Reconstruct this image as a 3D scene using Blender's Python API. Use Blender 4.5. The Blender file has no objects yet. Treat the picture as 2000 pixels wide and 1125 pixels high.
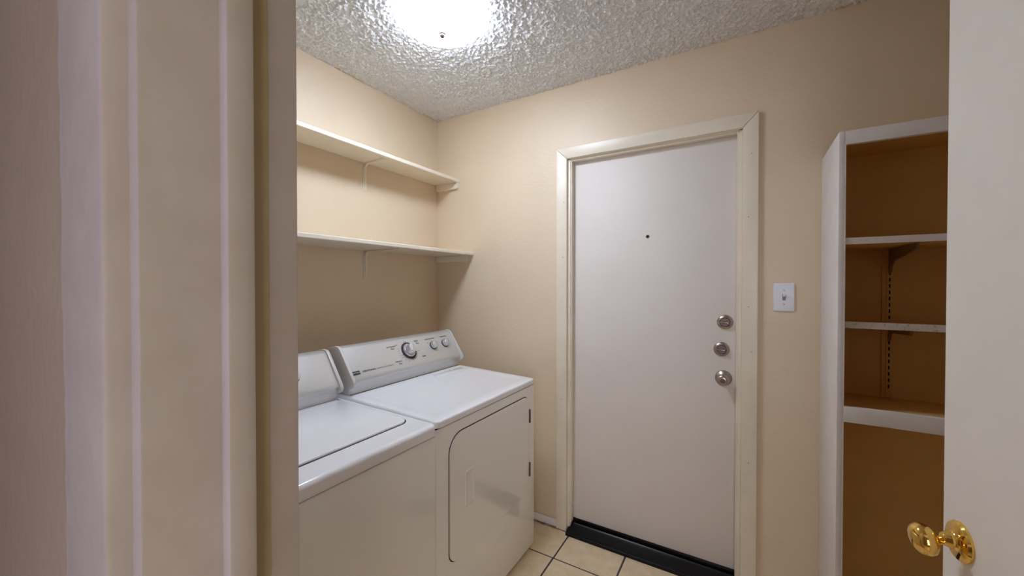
import bpy, bmesh, math, random
import numpy as np
from mathutils import Vector, Matrix

SC = bpy.context.scene
COL = SC.collection
random.seed(7)

# ------------------------------------------------------------------ camera
F_PX, YAW, PITCH, ROLL = 757.46, math.radians(30.84), math.radians(-0.636), math.radians(0.013)
cam_d = bpy.data.cameras.new('camera')
cam = bpy.data.objects.new('camera', cam_d); COL.objects.link(cam)
cam_d.sensor_width = 36.0
cam_d.lens = F_PX / 2000.0 * 36.0
cam_d.clip_start = 0.01
fw = Vector((-math.sin(YAW)*math.cos(PITCH), math.cos(YAW)*math.cos(PITCH), math.sin(PITCH)))
rt = Vector((math.cos(YAW), math.sin(YAW), 0)); up = rt.cross(fw)
r2 = rt*math.cos(ROLL) + up*math.sin(ROLL); u2 = up*math.cos(ROLL) - rt*math.sin(ROLL)
cam.matrix_world = Matrix(((r2.x, u2.x, -fw.x, 1.8186), (r2.y, u2.y, -fw.y, -2.041),
                           (r2.z, u2.z, -fw.z, 1.4024), (0, 0, 0, 1)))
SC.camera = cam

# ------------------------------------------------------------------ world, light, exposure
SC.view_settings.view_transform = 'Standard'
SC.view_settings.look = 'None'
SC.view_settings.gamma = 1.0
SC.view_settings.use_curve_mapping = False
SC.view_settings.exposure = 0.22
wd = bpy.data.worlds.new('world'); SC.world = wd; wd.use_nodes = True
wd.node_tree.nodes['Background'].inputs[0].default_value = (0.75, 0.8, 1.0, 1)
wd.node_tree.nodes['Background'].inputs[1].default_value = 0.3
SC.cycles.diffuse_bounces = 7
SC.cycles.max_bounces = 12

LAMP_EMISSION = 44.0
# fill light placed behind an unseen hallway window (the window opening is in wall_hall_back)
ld = bpy.data.lights.new('hall_window_fill', 'AREA'); ld.shape = 'RECTANGLE'
ld.size, ld.size_y = 1.2, 1.3; ld.energy = 20; ld.color = (0.95, 0.94, 1.0)
lo = bpy.data.objects.new('hall_window_fill', ld); COL.objects.link(lo)
lo.location = (2.5, -3.42, 1.25); lo.rotation_euler = (math.radians(90), 0, 0)   # shines to +y

# ------------------------------------------------------------------ dimensions
ZC = 2.523           # ceiling
XR = 2.85            # right wall
YN, YH = -1.839, -1.947   # doorway wall: room side, hall side
HB = -3.35           # hall back wall

# ------------------------------------------------------------------ materials
def lin(c):
    def f(v):
        v /= 255.0
        return v/12.92 if v <= 0.04045 else ((v+0.055)/1.055)**2.4
    return (f(c[0]), f(c[1]), f(c[2]), 1.0)

def mat(name, c, rough=0.5, metal=0.0, var=None, var_scale=4.0, bump=None, spec=0.5, coat=0.0, detail=4.0):
    m = bpy.data.materials.new(name); m.use_nodes = True
    nt = m.node_tree; b = nt.nodes['Principled BSDF']
    b.inputs['Base Color'].default_value = lin(c)
    b.inputs['Roughness'].default_value = rough
    b.inputs['Metallic'].default_value = metal
    b.inputs['Specular IOR Level'].default_value = spec
    b.inputs['Coat Weight'].default_value = coat
    b.inputs['Coat Roughness'].default_value = 0.08
    tc = nt.nodes.new('ShaderNodeTexCoord')
    if var:
        n = nt.nodes.new('ShaderNodeTexNoise'); n.inputs['Scale'].default_value = var_scale
        n.inputs['Detail'].default_value = detail; n.inputs['Roughness'].default_value = 0.6
        nt.links.new(tc.outputs['Object'], n.inputs['Vector'])
        r = nt.nodes.new('ShaderNodeValToRGB')
        r.color_ramp.elements[0].position = 0.35; r.color_ramp.elements[1].position = 0.68
        r.color_ramp.elements[0].color = lin(var); r.color_ramp.elements[1].color = lin(c)
        nt.links.new(n.outputs['Fac'], r.inputs['Fac'])
        nt.links.new(r.outputs['Color'], b.inputs['Base Color'])
    if bump:
        sc, st, dist = bump
        n2 = nt.nodes.new('ShaderNodeTexNoise'); n2.inputs['Scale'].default_value = sc
        n2.inputs['Detail'].default_value = 3.0
        nt.links.new(tc.outputs['Object'], n2.inputs['Vector'])
        bp = nt.nodes.new('ShaderNodeBump'); bp.inputs['Strength'].default_value = st
        bp.inputs['Distance'].default_value = dist
        nt.links.new(n2.outputs['Fac'], bp.inputs['Height'])
        nt.links.new(bp.outputs['Normal'], b.inputs['Normal'])
    return m

M = {}
M['wall'] = mat('beige_wall_paint', (226, 207, 179), 0.45, var=(222, 202, 174), var_scale=2.5, bump=(70, 0.25, 0.004))
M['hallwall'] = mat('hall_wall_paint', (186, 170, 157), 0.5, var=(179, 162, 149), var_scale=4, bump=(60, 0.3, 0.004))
M['ceil'] = mat('popcorn_ceiling', (238, 238, 237), 0.95, bump=(170, 0.8, 0.006), spec=0.05)
M['trim'] = mat('cream_trim_paint', (234, 224, 204), 0.35, var=(228, 217, 197), var_scale=9, bump=(45, 0.15, 0.003))
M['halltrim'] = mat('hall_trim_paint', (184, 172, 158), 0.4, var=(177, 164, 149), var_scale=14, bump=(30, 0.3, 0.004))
M['hall_cool_lit'] = mat('hall_trim_cool_lit', (188, 178, 181), 0.4, var=(180, 169, 172), var_scale=14, bump=(30, 0.3, 0.004))  # hall trim colour with the cool hall light painted in
M['strip_brown'] = mat('brown_yellow_strip', (172, 154, 112), 0.5, var=(164, 145, 104), var_scale=12)
M['door'] = mat('door_paint', (230, 222, 215), 0.55, var=(226, 218, 210), var_scale=3, bump=(60, 0.1, 0.002))
M['idoor'] = mat('interior_door_paint', (240, 232, 222), 0.45, var=(235, 227, 216), var_scale=5, bump=(25, 0.25, 0.003))
M['black'] = mat('black_threshold', (6, 6, 9), 0.3, spec=0.3)
M['dark'] = mat('dark_gap', (40, 36, 34), 0.8)
M['grout'] = mat('dark_grout', (74, 72, 72), 0.9, var=(58, 56, 56), var_scale=20)
M['tile'] = mat('beige_floor_tile', (236, 216, 184), 0.35, var=(222, 197, 160), var_scale=14, detail=8, bump=(40, 0.1, 0.002))
M['enamel'] = mat('white_enamel', (240, 240, 242), 0.16, coat=0.4)
M['enamel2'] = mat('almond_white_enamel', (240, 237, 230), 0.07, coat=0.6)
M['plastic'] = mat('white_plastic', (232, 234, 242), 0.35)
M['greyplastic'] = mat('grey_console_plastic', (206, 202, 196), 0.35)
M['silver'] = mat('silver_console', (206, 205, 203), 0.32, metal=0.45)
M['chrome'] = mat('brushed_steel', (216, 216, 220), 0.3, metal=0.75)
M['nickel'] = mat('satin_nickel', (178, 168, 160), 0.3, metal=1.0)
M['bronze'] = mat('dark_nickel', (120, 104, 104), 0.4, metal=0.9)
M['brass'] = mat('polished_brass', (240, 200, 110), 0.07, metal=1.0)
M['ink'] = mat('dark_print', (52, 50, 54), 0.6)
M['badge'] = mat('badge_black', (48, 48, 52), 0.4)
M['badgetext'] = mat('badge_print', (196, 198, 200), 0.5)
M['greyink'] = mat('grey_print', (140, 138, 136), 0.6)
M['redink'] = mat('plum_print', (110, 50, 90), 0.6)
M['cabin'] = mat('cabinet_inner_paint', (224, 184, 114), 0.5, var=(218, 176, 106), var_scale=5, bump=(60, 0.2, 0.004))
M['cabwhite'] = mat('cabinet_white_paint', (232, 227, 224), 0.38, var=(224, 218, 213), var_scale=10, bump=(30, 0.2, 0.003))
M['particle'] = mat('chipped_white_edge', (214, 204, 194), 0.6, var=(150, 134, 118), var_scale=110)
M['particle'].node_tree.nodes['Color Ramp'].color_ramp.elements[0].position = 0.28
M['particle'].node_tree.nodes['Color Ramp'].color_ramp.elements[1].position = 0.42
M['steel'] = mat('brown_painted_bracket', (138, 112, 80), 0.45, metal=0.2)
M['slot'] = mat('slot_shadow_black', (26, 18, 14), 0.9)
M['caulk'] = mat('dirty_caulk', (70, 62, 56), 0.9, var=(170, 155, 135), var_scale=30)
M['glasspane'] = mat('dark_lens', (20, 20, 24), 0.1)

def lamp_mat():
    m = bpy.data.materials.new('lit_alabaster_glass'); m.use_nodes = True
    nt = m.node_tree; b = nt.nodes['Principled BSDF']
    b.inputs['Base Color'].default_value = (0.85, 0.87, 0.86, 1); b.inputs['Roughness'].default_value = 0.3
    tc = nt.nodes.new('ShaderNodeTexCoord')
    n = nt.nodes.new('ShaderNodeTexNoise'); n.inputs['Scale'].default_value = 9; n.inputs['Distortion'].default_value = 2.5
    nt.links.new(tc.outputs['Object'], n.inputs['Vector'])
    mr = nt.nodes.new('ShaderNodeMapRange')
    mr.inputs['To Min'].default_value = LAMP_EMISSION*0.85; mr.inputs['To Max'].default_value = LAMP_EMISSION*1.15
    nt.links.new(n.outputs['Fac'], mr.inputs['Value'])
    b.inputs['Emission Color'].default_value = (0.83, 0.955, 1.16, 1)
    # bulbs sit over the middle: the glass glows strongest there and fades to the rim
    sx = nt.nodes.new('ShaderNodeSeparateXYZ'); nt.links.new(tc.outputs['Object'], sx.inputs[0])
    rz = nt.nodes.new('ShaderNodeMapRange')
    rz.inputs['From Min'].default_value = -0.092; rz.inputs['From Max'].default_value = -0.040
    rz.inputs['To Min'].default_value = 1.2; rz.inputs['To Max'].default_value = 0.32
    nt.links.new(sx.outputs['Z'], rz.inputs['Value'])
    mu = nt.nodes.new('ShaderNodeMath'); mu.operation = 'MULTIPLY'
    nt.links.new(mr.outputs['Result'], mu.inputs[0]); nt.links.new(rz.outputs['Result'], mu.inputs[1])
    nt.links.new(mu.outputs[0], b.inputs['Emission Strength'])
    return m
M['lamp'] = lamp_mat()

# ------------------------------------------------------------------ mesh helpers (world coordinates)
def box(bm, x0, x1, y0, y1, z0, z1, bev=0.0, seg=2):
    t = bmesh.new()
    bmesh.ops.create_cube(t, size=1.0)
    for v in t.verts:
        v.co = Vector((x0 + (v.co.x+.5)*(x1-x0), y0 + (v.co.y+.5)*(y1-y0), z0 + (v.co.z+.5)*(z1-z0)))
    if bev > 0:
        bmesh.ops.bevel(t, geom=list(t.edges), offset=bev, segments=seg, affect='EDGES', profile=0.5)
    merge(bm, t); return bm

def merge(bm, t, mx=None):
    if mx is not None: t.transform(mx)
    me = bpy.data.meshes.new('tmp'); t.to_mesh(me); t.free(); bm.from_mesh(me); bpy.data.meshes.remove(me)

def B(*a, **k): return box(bmesh.new(), *a, **k)

def rrect(x0, x1, y0, y1, r, n=6):
    """rounded rectangle outline, r = (bl, br, tr, tl)"""
    if not isinstance(r, (tuple, list)): r = (r,)*4
    pts = []
    for (cx, cy, rr, a0) in ((x0+r[0], y0+r[0], r[0], 180), (x1-r[1], y0+r[1], r[1], 270),
                             (x1-r[2], y1-r[2], r[2], 0), (x0+r[3], y1-r[3], r[3], 90)):
        for i in range(n+1):
            a = math.radians(a0 + 90*i/n); pts.append((cx + rr*math.cos(a), cy + rr*math.sin(a)))
    return pts

def prism(bm, pts, d0, d1, mp, bev=0.0, seg=2, bev_only=None):
    """pts: 2D outline; d0..d1 depth; mp(u,v,d)->xyz"""
    t = bmesh.new()
    a = [t.verts.new(mp(u, v, d0)) for u, v in pts]; b = [t.verts.new(mp(u, v, d1)) for u, v in pts]
    n = len(pts)
    fa = t.faces.new(a); fb = t.faces.new(list(reversed(b)))
    for i in range(n): t.faces.new((a[i], b[i], b[(i+1) % n], a[(i+1) % n]))
    bmesh.ops.recalc_face_normals(t, faces=t.faces)
    if bev > 0:
        es = list(fb.edges) + ([] if bev_only == 'd1' else list(fa.edges))
        bmesh.ops.bevel(t, geom=es, offset=bev, segments=seg, affect='EDGES', profile=0.5)
    merge(bm, t); return bm

YZX = lambda u, v, d: (d, u, v)    # outline in y,z ; depth x
XZY = lambda u, v, d: (u, d, v)    # outline in x,z ; depth y
XYZ = lambda u, v, d: (u, v, d)

def lathe(bm, prof, n=32, mx=None):
    """prof: (r, h) about local z"""
    t = bmesh.new(); rings = []
    for r, h in prof:
        if r < 1e-6: rings.append([t.verts.new((0, 0, h))])
        else: rings.append([t.verts.new((r*math.cos(2*math.pi*i/n), r*math.sin(2*math.pi*i/n), h)) for i in range(n)])
    for p, q in zip(rings, rings[1:]):
        for i in range(n):
            j = (i+1) % n
            if len(p) == 1 and len(q) == 1: continue
            if len(p) == 1: t.faces.new((p[0], q[i], q[j]))
            elif len(q) == 1: t.faces.new((p[i], q[0], p[j]))
            else: t.faces.new((p[i], q[i], q[j], p[j]))
    for p in (rings[0], rings[-1]):
        if len(p) > 1: t.faces.new(p)
    bmesh.ops.recalc_face_normals(t, faces=t.faces)
    merge(bm, t, mx); return bm

def tube(bm, pts, r, n=10):
    t = bmesh.new(); rings = []
    P = [Vector(p) for p in pts]
    for i, p in enumerate(P):
        d = (P[min(i+1, len(P)-1)] - P[max(i-1, 0)]).normalized()
        a = d.orthogonal().normalized() if i == 0 else (la - d*la.dot(d)).normalized()
        la = a; b = d.cross(a)
        rr = r[i] if isinstance(r, (list, tuple)) else r
        rings.append([t.verts.new(p + (a*math.cos(2*math.pi*k/n) + b*math.sin(2*math.pi*k/n))*rr) for k in range(n)])
    for p, q in zip(rings, rings[1:]):
        for k in range(n): t.faces.new((p[k], q[k], q[(k+1) % n], p[(k+1) % n]))
    t.faces.new(rings[0]); t.faces.new(rings[-1])
    bmesh.ops.recalc_face_normals(t, faces=t.faces)
    merge(bm, t); return bm

def finish_mesh(name, bm, m, smooth, origin):
    me = bpy.data.meshes.new(name)
    bmesh.ops.translate(bm, verts=bm.verts, vec=-origin)
    bm.to_mesh(me); bm.free()
    me.materials.append(M[m] if isinstance(m, str) else m)
    if smooth:
        me.polygons.foreach_set('use_smooth', [True]*len(me.polygons))
        try: me.set_sharp_from_angle(angle=math.radians(smooth if smooth is not True else 38))
        except Exception: pass
    return me

def root_origin(o):
    v = Vector((0, 0, 0))
    while o: v += o.location; o = o.parent
    return v

def obj(name, bm, m, parent=None, smooth=True, label=None, category=None, group=None, kind=None):
    if parent is None:
        xs = [v.co for v in bm.verts]
        lo_ = Vector((min(c.x for c in xs), min(c.y for c in xs), min(c.z for c in xs)))
        hi_ = Vector((max(c.x for c in xs), max(c.y for c in xs), max(c.z for c in xs)))
        org = Vector(((lo_.x+hi_.x)/2, (lo_.y+hi_.y)/2, lo_.z))
    else: org = root_origin(parent)
    o = bpy.data.objects.new(name, finish_mesh(name, bm, m, smooth, org)); COL.objects.link(o)
    if parent is None: o.location = org
    else: o.parent = parent
    tag(o, label, category, group, kind); return o

def tag(o, label=None, category=None, group=None, kind=None):
    if label: o['label'] = label
    if category: o['category'] = category
    if group: o['group'] = group
    if kind: o['kind'] = kind

def thing(name, loc, label, category, group=None, kind=None):
    o = bpy.data.objects.new(name, None); COL.objects.link(o); o.location = loc; o.empty_display_size = 0.1
    tag(o, label, category, group, kind); return o

# ------------------------------------------------------------------ STRUCTURE
S = 'structure'
# floor: dark grout bed with single tiles
floor = obj('floor', B(-0.1, XR+0.1, YN-0.05, 0.06, -0.06, -0.003), 'grout', kind=S,
            label='laundry room floor of beige square tiles with dark grout', category='floor')
TS, GX, GY = 0.315, 0.990, -0.2412
tile_bm = B(-TS/2+0.004, TS/2-0.004, -TS/2+0.004, TS/2-0.004, -0.012, 0.0, bev=0.002, seg=1)
tile_me = finish_mesh('tile', tile_bm, 'tile', True, Vector((0, 0, 0)))
def add_tile(x, y, me):
    o = bpy.data.objects.new('tile', me); COL.objects.link(o); o.parent = floor
    o.location = Vector((x, y, random.uniform(-0.0006, 0.0004))) - root_origin(floor)
    o.rotation_euler = (0, 0, random.choice((0, 1, 2, 3))*math.pi/2)
for i in range(-4, 6):
    for j in range(-5, 0):
        x = GX + (i+0.5)*TS; y = GY + (j+0.5)*TS
        if x < -0.02 or x > XR+0.02 or y < YN-0.08: continue
        add_tile(x, y, tile_me)
half_bm = B(-TS/2+0.004, TS/2-0.004, GY+0.004, -0.002, -0.012, 0.0, bev=0.002, seg=1)
half_me = finish_mesh('tile', half_bm, 'tile', True, Vector((0, GY/2, 0)))
for i in range(-4, 6):
    x = GX + (i+0.5)*TS
    if x < -0.02 or x > XR+0.02: continue
    o = bpy.data.objects.new('tile', half_me); COL.objects.link(o); o.parent = floor
    o.location = Vector((x, GY/2, 0)) - root_origin(floor)
hf = obj('floor', B(-0.9, 3.7, HB-0.1, YN-0.05, -0.06, 0.0), 'tile', kind=S, label='hallway floor outside the doorway', category='floor')

# popcorn ceiling: real relief
def make_ceiling():
    st = 0.0034
    nx, ny = int(XR/st)+1, int(-YN/st)+1
    rng = np.random.default_rng(5)
    def blur(a, k):
        for _ in range(k):
            a = (a + np.roll(a, 1, 0) + np.roll(a, -1, 0))/3; a = (a + np.roll(a, 1, 1) + np.roll(a, -1, 1))/3
        return a
    n1 = blur(rng.standard_normal((nx, ny)), 1); n1 /= n1.std()
    n2 = blur(rng.standard_normal((nx, ny)), 9); n2 /= n2.std()
    h = np.clip(n1*0.8 + n2*0.3, -0.5, 2.0)
    h = np.tanh(h*1.3)
    Z = ZC - 0.0058*(h+0.5)
    X = np.linspace(0, XR, nx); Y = np.linspace(YN, 0, ny)
    XX, YY = np.meshgrid(X, Y, indexing='ij')
    co = np.stack([XX, YY, Z], -1).reshape(-1, 3)
    idx = np.arange(nx*ny).reshape(nx, ny)
    q = np.stack([idx[:-1, :-1], idx[:-1, 1:], idx[1:, 1:], idx[1:, :-1]], -1).reshape(-1, 4)
    me = bpy.data.meshes.new('ceiling')
    me.vertices.add(len(co)); me.vertices.foreach_set('co', co.ravel())
    me.loops.add(q.size); me.loops.foreach_set('vertex_index', q.ravel().astype(np.int32))
    me.polygons.add(len(q)); me.polygons.foreach_set('loop_start', np.arange(0, q.size, 4, dtype=np.int32))
    me.update(calc_edges=True); me.validate()
    me.polygons.foreach_set('use_smooth', np.ones(len(q), dtype=bool))
    me.materials.append(M['ceil'])
    o = bpy.data.objects.new('ceiling', me); COL.objects.link(o)
    tag(o, 'grey-white popcorn textured ceiling of the laundry room', 'ceiling', kind=S)
make_ceiling()
obj('ceiling', B(-1.0, 3.8, HB-0.2, 0.3, ZC+0.002, ZC+0.1), 'ceil', kind=S, label='plain ceiling slab over the hallway and laundry room', category='ceiling')

obj('wall_left', B(-0.12, 0, YN-0.05, 0.12, -0.06, ZC+0.002), 'wall', kind=S, label='beige wall behind the washer, dryer and two long shelves', category='wall')
DX0, DX1, DZ1 = 0.966, 1.812, 2.101      # rough opening = casing inner edge
bm = bmesh.new()
box(bm, -0.12, DX0, 0, 0.12, -0.06, ZC+0.002); box(bm, DX1, XR+0.12, 0, 0.12, -0.06, ZC+0.002)
box(bm, DX0, DX1, 0, 0.12, DZ1, ZC+0.002)
obj('wall_back', bm, 'wall', kind=S, label='beige wall around the closed white door', category='wall')
obj('wall_right', B(XR, XR+0.12, YN-0.05, 0.12, -0.06, ZC+0.002), 'wall', kind=S, label='beige wall hidden behind the open door', category='wall')
JX0, JX1, HZ = 1.473, 2.192, 2.05
bm = bmesh.new()
box(bm, -0.9, JX0-0.018, YH, YN, -0.06, ZC+0.002); box(bm, JX1+0.018, 3.7, YH, YN, -0.06, ZC+0.002)
box(bm, JX0-0.018, JX1+0.018, YH, YN, HZ+0.018, ZC+0.002)
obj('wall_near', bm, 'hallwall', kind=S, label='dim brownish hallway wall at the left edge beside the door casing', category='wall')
bm = bmesh.new()
wx0, wx1, wz0, wz1 = 1.9, 3.1, 0.6, 1.9
box(bm, -0.9, wx0, HB-0.12, HB, -0.06, ZC+0.002); box(bm, wx1, 3.7, HB-0.12, HB, -0.06, ZC+0.002)
box(bm, wx0, wx1, HB-0.12, HB, -0.06, wz0); box(bm, wx0, wx1, HB-0.12, HB, wz1, ZC+0.002)
obj('wall_hall_back', bm, 'hallwall', kind=S, label='hallway wall with an unseen window behind the viewer, placed for fill light', category='wall')
obj('wall_hall_left', B(-1.0, -0.9, HB-0.12, YN, -0.06, ZC+0.002), 'hallwall', kind=S, label='hallway end wall on the left', category='wall')
obj('wall_hall_right', B(3.7, 3.8, HB-0.12, YN, -0.06, ZC+0.002), 'hallwall', kind=S, label='hallway end wall on the right', category='wall')

# ------------------------------------------------------------------ exterior door (door_1) and its frame
d1 = thing('door_1', (1.389, 0.06, 0.05), 'closed flat off-white door with three locks in the far wall', 'door', kind=S)
panel = obj('door_panel', B(0.982, 1.797, 0.040, 0.084, 0.062, 2.094, bev=0.002), 'door', d1)
obj('door_sweep', B(0.984, 1.795, 0.034, 0.041, 0.040, 0.064, bev=0.002), 'black', d1, label='black rubber sweep')
RY = Matrix.Rotation(math.radians(90), 4, 'X')     # local +z -> world -y
def at(x, y, z): return Matrix.Translation((x, y, z)) @ RY
ph = obj('peephole', lathe(bmesh.new(), [(0.0088, 0), (0.0088, 0.002), (0.006, 0.0035), (0.0055, 0.002)], 20, at(1.392, 0.040, 1.646)), 'bronze', d1)
obj('lens', lathe(bmesh.new(), [(0.0055, 0.001), (0.004, 0.0032), (0, 0.004)], 16, at(1.392, 0.040, 1.646)), 'glasspane', ph)
for (x, z) in ((1.745, 1.222), (1.731, 1.093)):
    db = obj('deadbolt', lathe(bmesh.new(), [(0.034, 0), (0.034, 0.004), (0.030, 0.009), (0.021, 0.012), (0.0205, 0.008), (0, 0.008)], 36, at(x, 0.040, z)),
             'nickel', d1, label='satin nickel deadbolt rose')
    obj('turn_disc', lathe(bmesh.new(), [(0.0205, 0.007), (0.0205, 0.010), (0.019, 0.012), (0, 0.012)], 32, at(x, 0.040, z)), 'bronze', db)
    t = bmesh.new(); lathe(t, [(0, -0.0205), (0.003, -0.0195), (0.0048, -0.008), (0.005, 0.004), (0.0045, 0.014), (0, 0.0195)], 14)
    t.transform(Matrix.Translation((x, 0.040-0.017, z-0.001)) @ Matrix.Diagonal((1, 1.7, 1, 1)) @ Matrix.Rotation(math.radians(90), 4, 'Y') @ Matrix.Rotation(math.radians(4), 4, 'Y'))
    obj('thumb_turn', t, 'nickel', db)
kb = obj('door_knob', lathe(bmesh.new(), [(0.036, 0), (0.036, 0.003), (0.033, 0.008), (0.022, 0.013), (0.0155, 0.018), (0.0145, 0.030), (0.018, 0.036), (0.0245, 0.044), (0.0265, 0.052), (0.0255, 0.060), (0.021, 0.066), (0.013, 0.0685), (0, 0.069)], 40, at(1.740, 0.040, 0.958)),
         'nickel', d1, label='satin nickel round door knob')
obj('lock_button', lathe(bmesh.new(), [(0.0105, 0.067), (0.0105, 0.070), (0.0085, 0.0705), (0.008, 0.069), (0.0045, 0.069), (0.0045, 0.074), (0, 0.0745)], 20, at(1.740, 0.040, 0.958)), 'bronze', kb)

t1 = thing('trim_1', (1.389, 0.0, 0.0), 'cream painted casing and jamb around the closed door', 'door frame', kind=S)
CT = 0.018
def casing(name, pts, parent, m='trim', d0=-CT, d1=0.0):
    # pts in x,z ; front face towards -y
    return obj(name, prism(bmesh.new(), pts, d1, d0, XZY, bev=0.0025, seg=2, bev_only='d1'), m, parent)
casing('casing_board', [(0.904, -0.0), (0.966, 0.0), (0.966, 2.101), (0.904, 2.160)], t1)
casing('casing_board', [(1.812, 0.0), (1.873, 0.0), (1.873, 2.163), (1.812, 2.100)], t1)
casing('casing_board', [(0.905, 2.1605), (0.967, 2.1015), (1.811, 2.1005), (1.872, 2.1635)], t1, d0=-CT-0.001)
obj('jamb_board', B(0.966, 0.982, -0.001, 0.11, 0.0, 2.101, bev=0.001), 'trim', t1)
obj('jamb_board', B(1.797, 1.812, -0.001, 0.11, 0.0, 2.101, bev=0.001), 'trim', t1)
obj('jamb_board', B(0.966, 1.812, -0.001, 0.11, 2.096, 2.1055, bev=0.001), 'trim', t1)
obj('stop_strip', B(0.9815, 0.988, 0.004, 0.0385, 0.05, 2.096, bev=0.0015), 'trim', t1)
obj('stop_strip', B(1.790, 1.7975, 0.004, 0.0385, 0.05, 2.096, bev=0.0015), 'trim', t1)
obj('stop_strip', B(0.988, 1.790, 0.004, 0.0385, 2.088, 2.0965, bev=0.0015), 'trim', t1)
th = prism(bmesh.new(), [(-0.046, 0.0), (-0.046, 0.014), (-0.042, 0.018), (-0.034, 0.018), (-0.031, 0.022), (0.020, 0.032), (0.030, 0.040), (0.10, 0.040), (0.10, 0.0)],
           0.974, 1.806, lambda u, v, d: (d, u, v))
obj('threshold', th, 'black', t1, label='black metal door threshold')
# small nail heads in the casing
for (x, z) in ((0.950, 1.86), (0.944, 1.55), (1.846, 1.98), (1.836, 1.70), (1.838, 1.30), (1.850, 1.10), (0.936, 0.75), (1.842, 0.60)):
    obj('nail_head', lathe(bmesh.new(), [(0.0022, 0), (0.0022, 0.0006), (0, 0.0008)], 8, at(x, -CT, z)), 'caulk', t1)

# baseboards
bb = B(0.0, 0.903, -0.013, 0, 0.006, 0.048, bev=0.004)
b0 = obj('baseboard_back', bb, 'cabwhite', kind=S, label='low white baseboard between dryer and door casing', category='baseboard')
t = bmesh.new()
random.seed(3)
ps = [(0.0, -0.014)] + [(i*0.02, -0.016-random.random()*0.007) for i in range(1, 48)] + [(0.962, -0.02), (0.962, -0.001), (0.0, -0.001)]
prism(t, ps, 0.0, 0.006, XYZ)
obj('dirt_line', t, 'caulk', b0, label='dirty dark caulk line under the baseboard')
obj('baseboard_right', B(1.875, 2.093, -0.013, 0, 0.0, 0.05, bev=0.004), 'cabwhite', kind=S, label='low white baseboard between door casing and shelf cabinet', category='baseboard')

# ------------------------------------------------------------------ hallway doorway frame (foreground left)
t2 = thing('trim_2', (JX0, YH, 0.0), 'dim painted doorway jamb and casing filling the left foreground', 'door frame', kind=S)
CE = JX0-0.0143       # casing inner edge
CFY = YH-0.0140       # casing front plane
# outer edge ragged with thick brushed paint
t = bmesh.new(); random.seed(11); n = 300; w1 = w2 = 0.0; rows = []
for i in range(n+1):
    z = (HZ+0.085)*i/n
    w1 = 0.97*w1 + random.uniform(-0.0012, 0.0012); w2 = 0.5*w2 + random.uniform(-0.0011, 0.0011)
    xo = CE-0.1000 + w1 + w2 - 0.002*math.sin(z*4.0+1.0)
    rows.append([t.verts.new(p) for p in ((xo-0.001, YH+0.004, z), (xo, CFY+0.003, z), (xo+0.004+w2*0.5, CFY-0.0006, z), (xo+0.012, CFY, z),
                                          (CE-0.004, CFY, z), (CE-0.0012, CFY+0.0012, z), (CE, CFY+0.004, z), (CE, YH+0.004, z))])
for a, b in zip(rows, rows[1:]):
    for k in range(8): t.faces.new((a[k], b[k], b[(k+1) % 8], a[(k+1) % 8]))
t.faces.new(rows[0]); t.faces.new(rows[-1]); bmesh.ops.recalc_face_normals(t, faces=t.faces)
obj('casing_board', t, 'hall_cool_lit', t2)
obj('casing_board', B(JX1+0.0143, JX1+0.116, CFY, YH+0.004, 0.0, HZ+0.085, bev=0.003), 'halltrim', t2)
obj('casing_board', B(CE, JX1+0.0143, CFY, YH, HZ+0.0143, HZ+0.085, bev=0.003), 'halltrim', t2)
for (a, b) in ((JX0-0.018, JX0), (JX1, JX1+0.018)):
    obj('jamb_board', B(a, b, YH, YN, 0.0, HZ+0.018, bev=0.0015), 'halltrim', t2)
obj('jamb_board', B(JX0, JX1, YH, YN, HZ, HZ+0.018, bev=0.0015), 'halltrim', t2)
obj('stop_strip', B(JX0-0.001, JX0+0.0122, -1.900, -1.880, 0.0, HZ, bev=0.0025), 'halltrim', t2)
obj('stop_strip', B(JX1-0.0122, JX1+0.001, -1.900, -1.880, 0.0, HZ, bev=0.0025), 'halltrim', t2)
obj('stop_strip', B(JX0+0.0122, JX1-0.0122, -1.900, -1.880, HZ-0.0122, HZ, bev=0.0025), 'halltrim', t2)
obj('rebate_strip', B(JX0-0.002, JX0+0.0006, -1.876, -1.8645, 0.0, HZ), 'strip_brown', t2, label='brown-yellow strip in the jamb rebate')  # flat brown-yellow strip along the jamb rebate
# ------------------------------------------------------------------ open interior door (door_2)
K = Vector((2.099, -1.207, 0)); e = Vector((0.139, -0.990, 0)).normalized(); nrm = Vector((-e.y, e.x, 0))  # +x side
if nrm.x > 0: nrm = -nrm           # face normal towards the room (-x)
d2 = thing('door_2', (K.x, K.y, 0.0), 'cream interior door swung open at the right edge with brass knob', 'door', kind=S)
t = bmesh.new(); box(t, 0, 0.70, 0, 0.035, 0.012, 2.035, bev=0.002)
H = K - e*0.044
mx = Matrix(((e.x, -nrm.x, 0, H.x), (e.y, -nrm.y, 0, H.y), (0, 0, 1, 0), (0, 0, 0, 1)))
t.transform(mx); bmesh.ops.recalc_face_normals(t, faces=t.faces)
obj('door_panel', t, 'idoor', d2)
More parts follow.
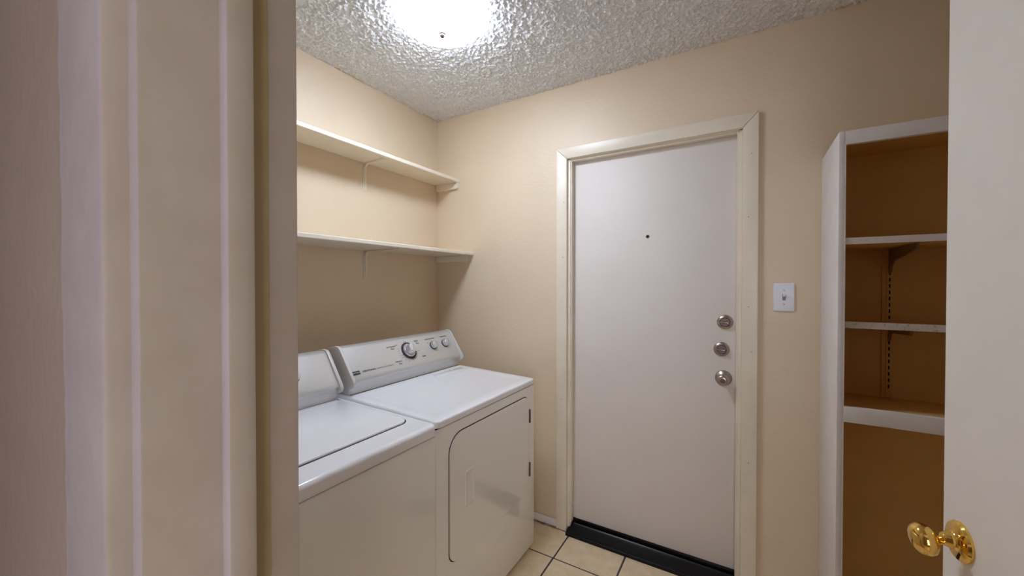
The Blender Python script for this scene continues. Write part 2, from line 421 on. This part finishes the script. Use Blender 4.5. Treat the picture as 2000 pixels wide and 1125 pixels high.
# knob frame: local z = nrm
zx = nrm; yy = Vector((0, 0, 1)); xx = yy.cross(zx)
KM = Matrix(((xx.x, yy.x, zx.x, K.x), (xx.y, yy.y, zx.y, K.y), (xx.z, yy.z, zx.z, 1.019), (0, 0, 0, 1)))
KT = KM @ Matrix.Rotation(math.radians(9), 4, 'X')      # the loose knob droops a little
kn = obj('door_knob', lathe(bmesh.new(), [(0.0060, 0.016), (0.0058, 0.026), (0.0085, 0.0285), (0.0150, 0.0310), (0.0205, 0.0355), (0.0225, 0.0415), (0.0220, 0.0470), (0.0190, 0.0525), (0.0130, 0.0565), (0.006, 0.0582), (0, 0.0585)], 48, KT), 'brass', d2, smooth=60, label='polished brass door knob')
obj('rose', lathe(bmesh.new(), [(0.0285, 0), (0.0285, 0.003), (0.0262, 0.006), (0.022, 0.0073), (0.0145, 0.0082), (0.0132, 0.0108), (0.0120, 0.0118), (0.0120, 0.0145), (0.0108, 0.0165), (0.0095, 0.0195), (0.0080, 0.0215), (0, 0.0215)], 48, KM), 'brass', kn, smooth=30)
for z in (0.25, 1.05, 1.82):
    hp = H + e*0.703
    t = bmesh.new(); lathe(t, [(0.006, z-0.045), (0.006, z+0.045)], 12); t.transform(Matrix.Translation((hp.x+0.004, hp.y+0.002, 0)))
    obj('hinge', t, 'brass', d2)

# ------------------------------------------------------------------ ceiling light
LC = Vector((0.750, -0.810, ZC))
cl = thing('ceiling_light', LC, 'lit round alabaster glass bowl light on the popcorn ceiling', 'ceiling light')
LM = Matrix.Translation(LC) @ Matrix.Rotation(math.pi, 4, 'X')    # local z down
obj('mount_plate', lathe(bmesh.new(), [(0.10, 0.0), (0.10, 0.02), (0.06, 0.03), (0, 0.03)], 32, LM), 'plastic', cl)
obj('glass_bowl', lathe(bmesh.new(), [(0.158, 0.026), (0.172, 0.030), (0.173, 0.036), (0.168, 0.046), (0.150, 0.062), (0.118, 0.077), (0.078, 0.087), (0.035, 0.0915), (0.0, 0.092)], 48, LM), 'lamp', cl, smooth=60)
obj('finial', lathe(bmesh.new(), [(0.014, 0.091), (0.014, 0.096), (0.010, 0.098), (0.011, 0.104), (0.007, 0.109), (0, 0.110)], 20, LM), 'bronze', cl, label='small grey finial')

# ------------------------------------------------------------------ wall shelves on the left wall
def wall_shelf(depth, zt, th_, cl_len, lab, dark):
    root = thing('wall_shelf', (0.0, -0.92, zt-th_), lab, 'shelf', group='long painted shelves on the left wall')
    # board with slightly wavy hand-painted front edge
    t = bmesh.new(); n = 40; random.seed(int(zt*100))
    w_ = 0.0
    rows = []
    for i in range(n+1):
        y = YN+0.002 + (-YN-0.004)*i/n
        w_ = 0.7*w_ + random.uniform(-0.0012, 0.0012)
        x1 = depth + w_; r = 0.003
        rows.append([t.verts.new(p) for p in ((0.002, y, zt-th_), (x1-r, y, zt-th_), (x1, y, zt-th_+r), (x1, y, zt-r), (x1-r, y, zt), (0.002, y, zt))])
    for a, b in zip(rows, rows[1:]):
        for k in range(6): t.faces.new((a[k], b[k], b[(k+1) % 6], a[(k+1) % 6]))
    t.faces.new(rows[0]); t.faces.new(rows[-1]); bmesh.ops.recalc_face_normals(t, faces=t.faces)
    obj('shelf_board', t, 'trim', root)
    # cleat on the far wall, rounded front end
    t = bmesh.new()
    prism(t, rrect(0.004, cl_len, zt-th_-0.042, zt-th_-0.0005, (0.003, 0.012, 0.003, 0.003), 5), -0.001, -0.019, XZY, bev=0.002, bev_only='d1')
    obj('cleat', t, 'trim', root)
    zb = zt-th_
    for yb in (-0.60, -1.42):
        br = bmesh.new()
        box(br, 0.0005, 0.003, yb-0.012, yb+0.012, zb-0.152, zb-0.001, bev=0.0008)
        box(br, 0.001, depth-0.025, yb-0.012, yb+0.012, zb-0.0035, zb-0.0005, bev=0.0008)
        pts = [(0.003, yb, zb-0.138), (0.004, yb, zb-0.10), (0.0045, yb, zb-0.045)]
        for k in range(7):
            a = math.radians(180 - 90*k/6); pts.append((0.0355+0.031*math.cos(a), yb, zb-0.036+0.031*math.sin(a)))
        pts += [(depth*0.55, yb, zb-0.005), (depth-0.035, yb, zb-0.0035)]
        tube(br, pts, [0.003, 0.0055] + [0.006]*(len(pts)-3) + [0.003], 10)
        b_ = obj('bracket', br, 'trim', root, label='painted steel angle bracket')
        for zz in (zb-0.026, zb-0.142):
            t = bmesh.new(); lathe(t, [(0.0042, 0), (0.0042, 0.001), (0.002, 0.0025), (0, 0.0025)], 10, Matrix.Translation((0.003, yb-(0.008 if zz > zb-0.1 else 0), zz)) @ Matrix.Rotation(math.radians(90), 4, 'Y'))
            obj('screw', t, 'trim', b_)
    return root
wall_shelf(0.191, 2.096, 0.022, 0.188, 'narrow upper cream shelf just below the popcorn ceiling', False)
wall_shelf(0.309, 1.607, 0.020, 0.270, 'deeper lower cream shelf above the dryer control panel', True)

# ------------------------------------------------------------------ appliances
def fbox(x0, x1, y0, y1, zb, ztf, ztr, bev, inset=None):
    """deck slab whose top rises from ztf (front, x1) to ztr (rear, x0); rounded corners; optional sunk field"""
    t = bmesh.new()
    pts = rrect(x0, x1, y0, y1, (0.012, 0.022, 0.022, 0.012), 6)
    tz = lambda x: ztr + (ztf-ztr)*(x-x0)/(x1-x0)
    a = [t.verts.new((x, y, zb)) for x, y in pts]; b = [t.verts.new((x, y, tz(x))) for x, y in pts]
    n = len(pts)
    t.faces.new(list(reversed(a))); ft = t.faces.new(b)
    for i in range(n): t.faces.new((a[i], a[(i+1) % n], b[(i+1) % n], b[i]))
    if inset:
        x2, x3, y2, y3, dz = inset
        pin = rrect(x2, x3, y2, y3, 0.03, 6)
        t.faces.remove(ft)
        c1 = [t.verts.new((x, y, tz(x))) for x, y in pin]
        pin2 = rrect(x2+0.012, x3-0.012, y2+0.012, y3-0.012, 0.025, 6)
        c2 = [t.verts.new((x, y, tz(x)-dz)) for x, y in pin2]
        for i in range(n):
            j = (i+1) % n
            t.faces.new((b[i], b[j], c1[j], c1[i])); t.faces.new((c1[i], c1[j], c2[j], c2[i]))
        t.faces.new(c2)
    bmesh.ops.recalc_face_normals(t, faces=t.faces)
    es = [ed for ed in t.edges if ed.verts[0] in b and ed.verts[1] in b]
    bmesh.ops.bevel(t, geom=es, offset=bev, segments=4, affect='EDGES', profile=0.5)
    return t

def text(parent, s, size, mx, m, extrude=0.0002, align='CENTER'):
    cu = bpy.data.curves.new('t', 'FONT'); cu.body = s; cu.size = size; cu.align_x = align; cu.align_y = 'CENTER'
    cu.extrude = extrude; cu.resolution_u = 2
    o = bpy.data.objects.new('t', cu); COL.objects.link(o)
    dg = bpy.context.evaluated_depsgraph_get()
    me = bpy.data.meshes.new_from_object(o.evaluated_get(dg))
    bpy.data.objects.remove(o); bpy.data.curves.remove(cu)
    bm = bmesh.new(); bm.from_mesh(me); bpy.data.meshes.remove(me)
    bm.transform(mx)
    return obj('lettering', bm, m, parent, smooth=False)

def console(root, y0, y1, ox, oz, is_dryer):
    # profile in x,z
    prof = [(0.200, 0.905), (0.200, 1.078), (0.206, 1.092), (0.220, 1.102), (0.265, 1.107), (0.280, 1.105), (0.291, 1.0965),
            (0.360, 0.9945), (0.372, 0.978), (0.378, 0.966), (0.377, 0.956), (0.371, 0.949), (0.362, 0.938), (0.358, 0.920), (0.357, 0.905)]
    cx, cz = 0.285, 1.0
    t = bmesh.new()
    ys = [(y0, 0.93), (y0+0.004, 0.975), (y0+0.014, 1.0), (y1-0.014, 1.0), (y1-0.004, 0.975), (y1, 0.93)]
    rows = [[t.verts.new((cx+(x-cx)*s+ox, y, (cz+(z-cz)*s if z > 0.91 else z)+oz)) for x, z in prof] for y, s in ys]
    n = len(prof)
    for a, b in zip(rows, rows[1:]):
        for k in range(n): t.faces.new((a[k], b[k], b[(k+1) % n], a[(k+1) % n]))
    t.faces.new(rows[0]); t.faces.new(rows[-1]); bmesh.ops.recalc_face_normals(t, faces=t.faces)
    c = obj('control_panel', t, 'silver', root, smooth=50, label='silver sloping control panel')
    # end caps: raised rim following the profile front
    for yy0, yy1 in ((y0-0.003, y0+0.012), (y1-0.012, y1+0.003)):
        t = bmesh.new()
        out = [(0.212, 0.935), (0.212, 1.085), (0.226, 1.105), (0.262, 1.112), (0.283, 1.110), (0.297, 1.100), (0.372, 0.992), (0.386, 0.972), (0.391, 0.958), (0.386, 0.944), (0.372, 0.935)]
        prism(t, [(x+ox, z+oz) for x, z in out], yy0, yy1, XZY, bev=0.003)
        obj('end_cap', t, 'greyplastic', c)
    t = bmesh.new(); box(t, 0.205+ox, 0.3585+ox, y0+0.006, y1-0.006, 0.899+oz, 0.906+oz)
    obj('seam', t, 'dark', c)
    tv = Vector((0.085, 0, -0.125)).normalized(); nv = Vector((-tv.z, 0, tv.x))
    T0 = Vector((0.2955+ox, 0, 1.090+oz))
    T0 = T0 + nv*0.0005
    def fm(y, s, out=0.0):
        p = T0 + tv*s + nv*out; p.y = y
        return Matrix(((0, -tv.x, nv.x, p.x), (1, 0, 0, p.y), (0, -tv.z, nv.z, p.z), (0, 0, 0, 1)))
    return c, fm

def small_knob(c, fm, y, s):
    k = obj('control_knob', lathe(bmesh.new(), [(0.0215, 0.002), (0.0215, 0.010), (0.0205, 0.017), (0.0190, 0.022), (0.0165, 0.0238), (0, 0.0245)], 28, fm(y, s)), 'chrome', c, label='small round silver control knob')
    obj('knob_skirt', lathe(bmesh.new(), [(0.0240, 0.0), (0.0240, 0.003), (0.0215, 0.004), (0, 0.004)], 28, fm(y, s)), 'ink', k)
    t = bmesh.new(); box(t, -0.0015, 0.0015, 0.002, 0.018, 0.022, 0.0255, bev=0.0005); t.transform(fm(y, s))
    obj('pointer', t, 'chrome', k)

# ---- dryer
FX = 0.862
DY0, DY1 = -0.978, -0.208
dr = thing('dryer', (0.48, (DY0+DY1)/2, 0.0), 'white front-loading clothes dryer standing next to the closed door', 'dryer', group='white laundry machines')
body = obj('cabinet_body', B(0.13, FX, DY0, DY1, 0.018, 0.8665, bev=0.003, seg=3), 'enamel2', dr)
obj('seam', B(0.14, FX-0.006, DY0+0.006, DY1-0.006, 0.864, 0.8755), 'dark', dr)
deck = obj('top_deck', fbox(0.13, FX+0.006, DY0-0.001, DY1+0.001, 0.8735, 0.899, 0.925, 0.008, (0.40, FX-0.045, DY0+0.04, DY1-0.045, 0.002)), 'enamel', dr)
t = bmesh.new(); prism(t, rrect(0.400, 0.462, -0.50, -0.255, (0.004, 0.02, 0.012, 0.004), 5), 0.9105, 0.9152, XYZ, bev=0.002, bev_only='d1')
for v in t.verts: v.co.z += -(v.co.x-0.43)*0.035
lid_ = obj('lint_screen_cover', t, 'enamel', dr)
ddo = rrect(-0.905, -0.277, 0.326, 0.822, (0.045, 0.085, 0.045, 0.075), 8)
seal = rrect(-0.9085, -0.2735, 0.3225, 0.8255, (0.048, 0.088, 0.048, 0.078), 8)
ddr = obj('dryer_door', prism(bmesh.new(), ddo, FX-0.002, FX+0.0075, YZX, bev=0.003, seg=3, bev_only='d1'), 'enamel2', dr)
obj('door_seal', prism(bmesh.new(), seal, FX-0.002, FX+0.0009, YZX), 'dark', ddr, label='dark door seam')
# recessed pull: frame and sunk plate
hx = FX+0.0075
t = bmesh.new()
o1, o2, o3 = rrect(-0.818, -0.752, 0.508, 0.655, 0.008, 4), rrect(-0.812, -0.758, 0.514, 0.649, 0.006, 4), rrect(-0.803, -0.767, 0.524, 0.640, 0.004, 4)
L = [[t.verts.new((x, u, v)) for u, v in o_] for o_, x in ((o1, hx-0.0005), (o2, hx+0.004), (o3, hx+0.0006))]
for a, b in zip(L, L[1:]):
    for i in range(len(a)): t.faces.new((a[i], a[(i+1) % len(a)], b[(i+1) % len(a)], b[i]))
t.faces.new(L[-1]); bmesh.ops.recalc_face_normals(t, faces=t.faces)
obj('door_pull', t, 'enamel2', ddr, label='recessed rectangular door pull')
for z in (0.715, 0.437):
    t = bmesh.new(); lathe(t, [(0.0042, z-0.034), (0.0042, z+0.034)], 12); t.transform(Matrix.Translation((FX+0.0085, -0.2722, 0)))
    box(t, FX, FX+0.009, -0.2705, -0.262, z-0.034, z+0.034, bev=0.001)
    obj('hinge', t, 'bronze', ddr, label='small dark metal hinge')
for (x, y) in ((0.19, DY0+0.05), (0.19, DY1-0.05), (0.80, DY0+0.05), (0.80, DY1-0.05)):
    t = bmesh.new(); lathe(t, [(0.018, 0.0), (0.018, 0.008), (0.008, 0.010), (0.008, 0.022)], 14); t.transform(Matrix.Translation((x, y, 0)))
    obj('foot', t, 'dark', dr)
c, fm = console(dr, DY0+0.012, DY1-0.004, 0.0, 0.012, True)
yd, sd = -0.589, 0.057
obj('dial_ring', lathe(bmesh.new(), [(0.0470, 0.0), (0.0470, 0.0012), (0.0452, 0.0012), (0.0452, 0.0002)], 48, fm(yd, sd)), 'ink', c)
dl = obj('timer_dial', lathe(bmesh.new(), [(0.037, 0.0), (0.037, 0.006), (0.0345, 0.010), (0.030, 0.0105), (0.028, 0.008), (0.0275, 0.012), (0.0255, 0.030), (0.023, 0.034), (0.016, 0.0355), (0, 0.0358)], 48, fm(yd, sd)), 'chrome', c, label='large round silver timer dial')
t = bmesh.new(); box(t, -0.003, 0.003, -0.022, 0.022, 0.033, 0.0395, bev=0.0015); t.transform(fm(yd, sd) @ Matrix.Rotation(math.radians(-35), 4, 'Z')); obj('dial_grip', t, 'chrome', dl)
obj('dial_base', lathe(bmesh.new(), [(0.0385, 0.0), (0.0385, 0.002), (0, 0.002)], 40, fm(yd, sd)), 'ink', dl)
# tick marks round the dial
t = bmesh.new()
for a in list(range(200, 345, 12)) + [88, 100]:
    q = bmesh.new(); box(q, -0.0013, 0.0013, 0.0475, 0.0555, 0, 0.0004); q.transform(fm(yd, sd) @ Matrix.Rotation(math.radians(a-90), 4, 'Z')); me = bpy.data.meshes.new('q'); q.to_mesh(me); q.free(); t.from_mesh(me); bpy.data.meshes.remove(me)
obj('dial_ticks', t, 'redink', c, kind='stuff')
for i, a in enumerate((160, 172, 184, 196, 212, 232, 250, 350)):
    x = 0.060*math.cos(math.radians(a)); y = 0.060*math.sin(math.radians(a))
    q = bmesh.new(); box(q, -0.012 if x < 0 else 0, 0 if x < 0 else 0.012, -0.0008, 0.0008, 0, 0.0004); q.transform(fm(yd+x, sd-y)); obj('print_mark', q, 'greyink', c)
small_knob(c, fm, -0.404, 0.056); small_knob(c, fm, -0.306, 0.056)
text(c, 'CYCLE END SIGNAL', 0.0085, fm(-0.408, 0.012), 'ink')
text(c, 'TEMPERATURE', 0.0085, fm(-0.296, 0.012), 'ink')
text(c, 'Off', 0.008, fm(-0.436, 0.034), 'greyink'); text(c, 'On', 0.008, fm(-0.400, 0.028), 'greyink')
text(c, 'AUTOMATIC', 0.0100, fm(-0.690, 0.020), 'ink'); text(c, 'Dry', 0.012, fm(-0.686, 0.032), 'ink')
text(c, 'TIMED', 0.0100, fm(-0.514, 0.012), 'ink'); text(c, 'Dry', 0.012, fm(-0.510, 0.025), 'ink')
text(c, 'WRINKLE', 0.0100, fm(-0.682, 0.104), 'ink'); text(c, 'Dry', 0.012, fm(-0.676, 0.117), 'ink')
text(c, 'OFF', 0.009, fm(-0.655, 0.016), 'greyink'); text(c, 'TIMED', 0.0095, fm(-0.505, 0.105), 'ink')
bd = bmesh.new(); prism(bd, rrect(-0.024, 0.024, -0.009, 0.009, 0.002, 3), 0, 0.0012, XYZ); bd.transform(fm(-0.937, 0.113))
bd_ = obj('brand_badge', bd, 'badge', c, label='small black badge with pale lettering')
text(bd_, 'MAYTAG', 0.0110, fm(-0.937, 0.113, 0.0014), 'badgetext')
text(c, 'CENTENNIAL', 0.0125, fm(-0.862, 0.113), 'ink')
text(c, 'COMMERCIAL TECHNOLOGY', 0.0075, fm(-0.770, 0.113), 'greyink')

# ---- washer
WY0, WY1 = -1.745, -0.986
WX = 0.872
wm = thing('washing_machine', (0.48, (WY0+WY1)/2, 0.0), 'white top-loading washing machine half hidden by the left door jamb', 'washing machine', group='white laundry machines')
obj('cabinet_body', B(0.13, WX-0.004, WY0, WY1, 0.018, 0.851, bev=0.003, seg=3), 'enamel2', wm)
obj('seam', B(0.14, WX-0.010, WY0+0.006, WY1-0.006, 0.849, 0.8605), 'dark', wm)
obj('top_deck', fbox(0.13, WX+0.004, WY0-0.001, WY1+0.001, 0.8585, 0.900, 0.915, 0.014), 'enamel', wm)
zt_ = lambda x: 0.915 + (0.900-0.915)*(x-0.13)/(WX+0.004-0.13)
def slope(t, dz):
    for v in t.verts: v.co.z += zt_(v.co.x) + dz
    return t
lp = rrect(0.400, 0.778, WY0+0.045, WY1-0.036, (0.01, 0.045, 0.045, 0.02), 8)
lp2 = rrect(0.396, 0.782, WY0+0.041, WY1-0.032, (0.012, 0.048, 0.048, 0.022), 8)
ld_ = obj('lid', slope(prism(bmesh.new(), lp, 0.0, 0.009, XYZ, bev=0.004, seg=3, bev_only='d1'), -0.001), 'enamel', wm)
obj('lid_seam', slope(prism(bmesh.new(), lp2, 0.0, 0.0012, XYZ), -0.0005), 'dark', ld_)
for (x, y) in ((0.19, WY0+0.05), (0.19, WY1-0.05), (0.80, WY0+0.05), (0.80, WY1-0.05)):
    t = bmesh.new(); lathe(t, [(0.018, 0.0), (0.018, 0.008), (0.008, 0.010), (0.008, 0.022)], 14); t.transform(Matrix.Translation((x, y, 0)))
    obj('foot', t, 'dark', wm)
c, fm = console(wm, WY0+0.006, WY1-0.018, -0.020, 0.004, False)
for y in (-1.185, -1.285, -1.385): small_knob(c, fm, y, 0.07)
obj('timer_dial', lathe(bmesh.new(), [(0.037, 0.0), (0.037, 0.006), (0.0345, 0.010), (0.030, 0.0105), (0.0275, 0.012), (0.0255, 0.030), (0.016, 0.0355), (0, 0.0358)], 40, fm(-1.50, 0.06)), 'chrome', c)

# ------------------------------------------------------------------ light switch
sw = thing('light_switch', (1.9685, 0.0, 1.284), 'white single toggle light switch plate right of the door casing', 'light switch')
obj('wall_plate', prism(bmesh.new(), rrect(1.931, 2.006, 1.284, 1.404, 0.004, 4), 0.0, -0.0065, XZY, bev=0.003, seg=3, bev_only='d1'), 'plastic', sw)
obj('toggle_slot', B(1.9625, 1.9745, -0.0072, -0.006, 1.331, 1.358), 'greyink', sw)
t = bmesh.new(); box(t, 1.9645, 1.9725, -0.020, -0.005, 1.345, 1.354, bev=0.0015)
for v in t.verts: v.co.z -= (v.co.y+0.005)*0.35
obj('toggle', t, 'plastic', sw)
for z in (1.314, 1.374): obj('screw', lathe(bmesh.new(), [(0.0034, 0), (0.0034, 0.0008), (0, 0.0014)], 12, at(1.9685, -0.0063, z)), 'nickel', sw)

# ------------------------------------------------------------------ shelf cabinet on the right
CX0, CYF, CZT = 2.094, -0.339, 1.917
cb = thing('shelf_cabinet', ((CX0+XR)/2, -0.17, 0.0), 'open built-in shelf cabinet with white front edges beside the open door', 'cabinet')
def two_tone(bm, inner_test):
    return bm
# side panel: white outside skin and front edge, tan lining inside
obj('side_panel', B(CX0, CX0+0.016, CYF, -0.001, 0.0, CZT, bev=0.0015), 'cabwhite', cb)
obj('side_panel', B(XR-0.018, XR-0.001, CYF, -0.001, 0.0, CZT, bev=0.0015), 'cabwhite', cb)
obj('side_lining', B(CX0+0.016, CX0+0.0185, CYF+0.012, -0.008, 0.0, CZT-0.012), 'cabin', cb)
obj('side_lining', B(XR-0.0205, XR-0.018, CYF+0.012, -0.008, 0.0, CZT-0.012), 'cabin', cb)
obj('top_panel', B(CX0+0.016, XR-0.018, CYF+0.012, -0.001, CZT-0.010, CZT-0.001), 'cabin', cb)
obj('back_panel', B(CX0+0.016, XR-0.018, -0.008, -0.001, 0.0, CZT-0.010), 'cabin', cb)
obj('header_rail', B(CX0+0.016, XR-0.018, CYF, CYF+0.019, 1.871, CZT, bev=0.002), 'cabwhite', cb)
obj('stile', B(CX0+0.0155, CX0+0.0195, CYF, CYF+0.019, 0.0, 1.872, bev=0.001), 'cabwhite', cb)
obj('middle_rail', B(CX0+0.018, XR-0.018, CYF-0.001, CYF+0.018, 0.934, 0.987, bev=0.003), 'cabwhite', cb)
def tilted_board(y0, z0, y1, z1, th_, m):
    t = prism(bmesh.new(), [(y0, z0), (y0, z0-th_), (y1, z1-th_), (y1, z1)], CX0+0.020, XR-0.021, lambda u, v, d: (d, u, v))
    return t
sb = obj('fixed_shelf', tilted_board(CYF+0.018, 0.984, -0.008, 0.960, 0.016, 'cabin'), 'cabin', cb)
for (y0, z0, y1, z1, em) in ((CYF+0.006, 1.557, -0.010, 1.556, 'cabwhite'), (CYF+0.018, 1.273, -0.010, 1.256, 'particle')):
    s_ = obj('shelf_board', tilted_board(y0+0.003, z0, y1, z1, 0.021, 'cabin'), 'cabin', cb)
    obj('edge_band', prism(bmesh.new(), [(y0, z0+0.0005), (y0, z0-0.0215), (y0+0.004, z0-0.0215), (y0+0.004, z0+0.0005)], CX0+0.020, XR-0.021, lambda u, v, d: (d, u, v)), em, s_,
        label='white painted shelf front edge' if em == 'cabwhite' else 'chipped white shelf front edge')
for xs_ in (2.301, 2.66):
    obj('batten', B(xs_-0.021, xs_+0.012, -0.013, -0.007, 0.962, 1.585, bev=0.001), 'cabin', cb)
    t = bmesh.new()
    box(t, xs_-0.0085, xs_+0.0085, -0.0165, -0.0125, 0.966, 1.583, bev=0.0008)
    st_ = obj('shelf_standard', t, 'cabin', cb)
    t = bmesh.new()
    z = 1.0
    while z < 1.55:
        if not (1.20 < z < 1.265 or z > 1.48): box(t, xs_-0.0022, xs_+0.0022, -0.0170, -0.0160, z, z+0.0135)
        z += 0.0242
    obj('slot_row', t, 'slot', st_, kind='stuff')
    for (zz, ln, tilt) in ((1.534, 0.275, 0.0), (1.2365, 0.232, 0.045)):
        pts = [(-0.016, zz), (-0.016-ln, zz+ln*tilt), (-0.016-ln, zz+ln*tilt-0.014), (-0.016-ln+0.006, zz+ln*tilt-0.019)]
        if tilt == 0: pts += [(-0.07, zz-0.045), (-0.035, zz-0.062), (-0.024, zz-0.085), (-0.016, zz-0.092)]
        else: pts += [(-0.045, zz-0.020), (-0.032, zz-0.03), (-0.024, zz-0.05), (-0.016, zz-0.055)]
        t = prism(bmesh.new(), pts, xs_-0.004, xs_+0.004, lambda u, v, d: (d, u, v))
        obj('shelf_bracket', t, 'steel', cb)

# cool hall light put into the colour of the trim's hall-facing faces
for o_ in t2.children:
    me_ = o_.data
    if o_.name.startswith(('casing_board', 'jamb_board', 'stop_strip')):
        me_.materials.clear(); me_.materials.append(M['halltrim']); me_.materials.append(M['hall_cool_lit'])
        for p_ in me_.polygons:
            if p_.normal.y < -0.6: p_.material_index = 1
bpy.context.view_layer.update()
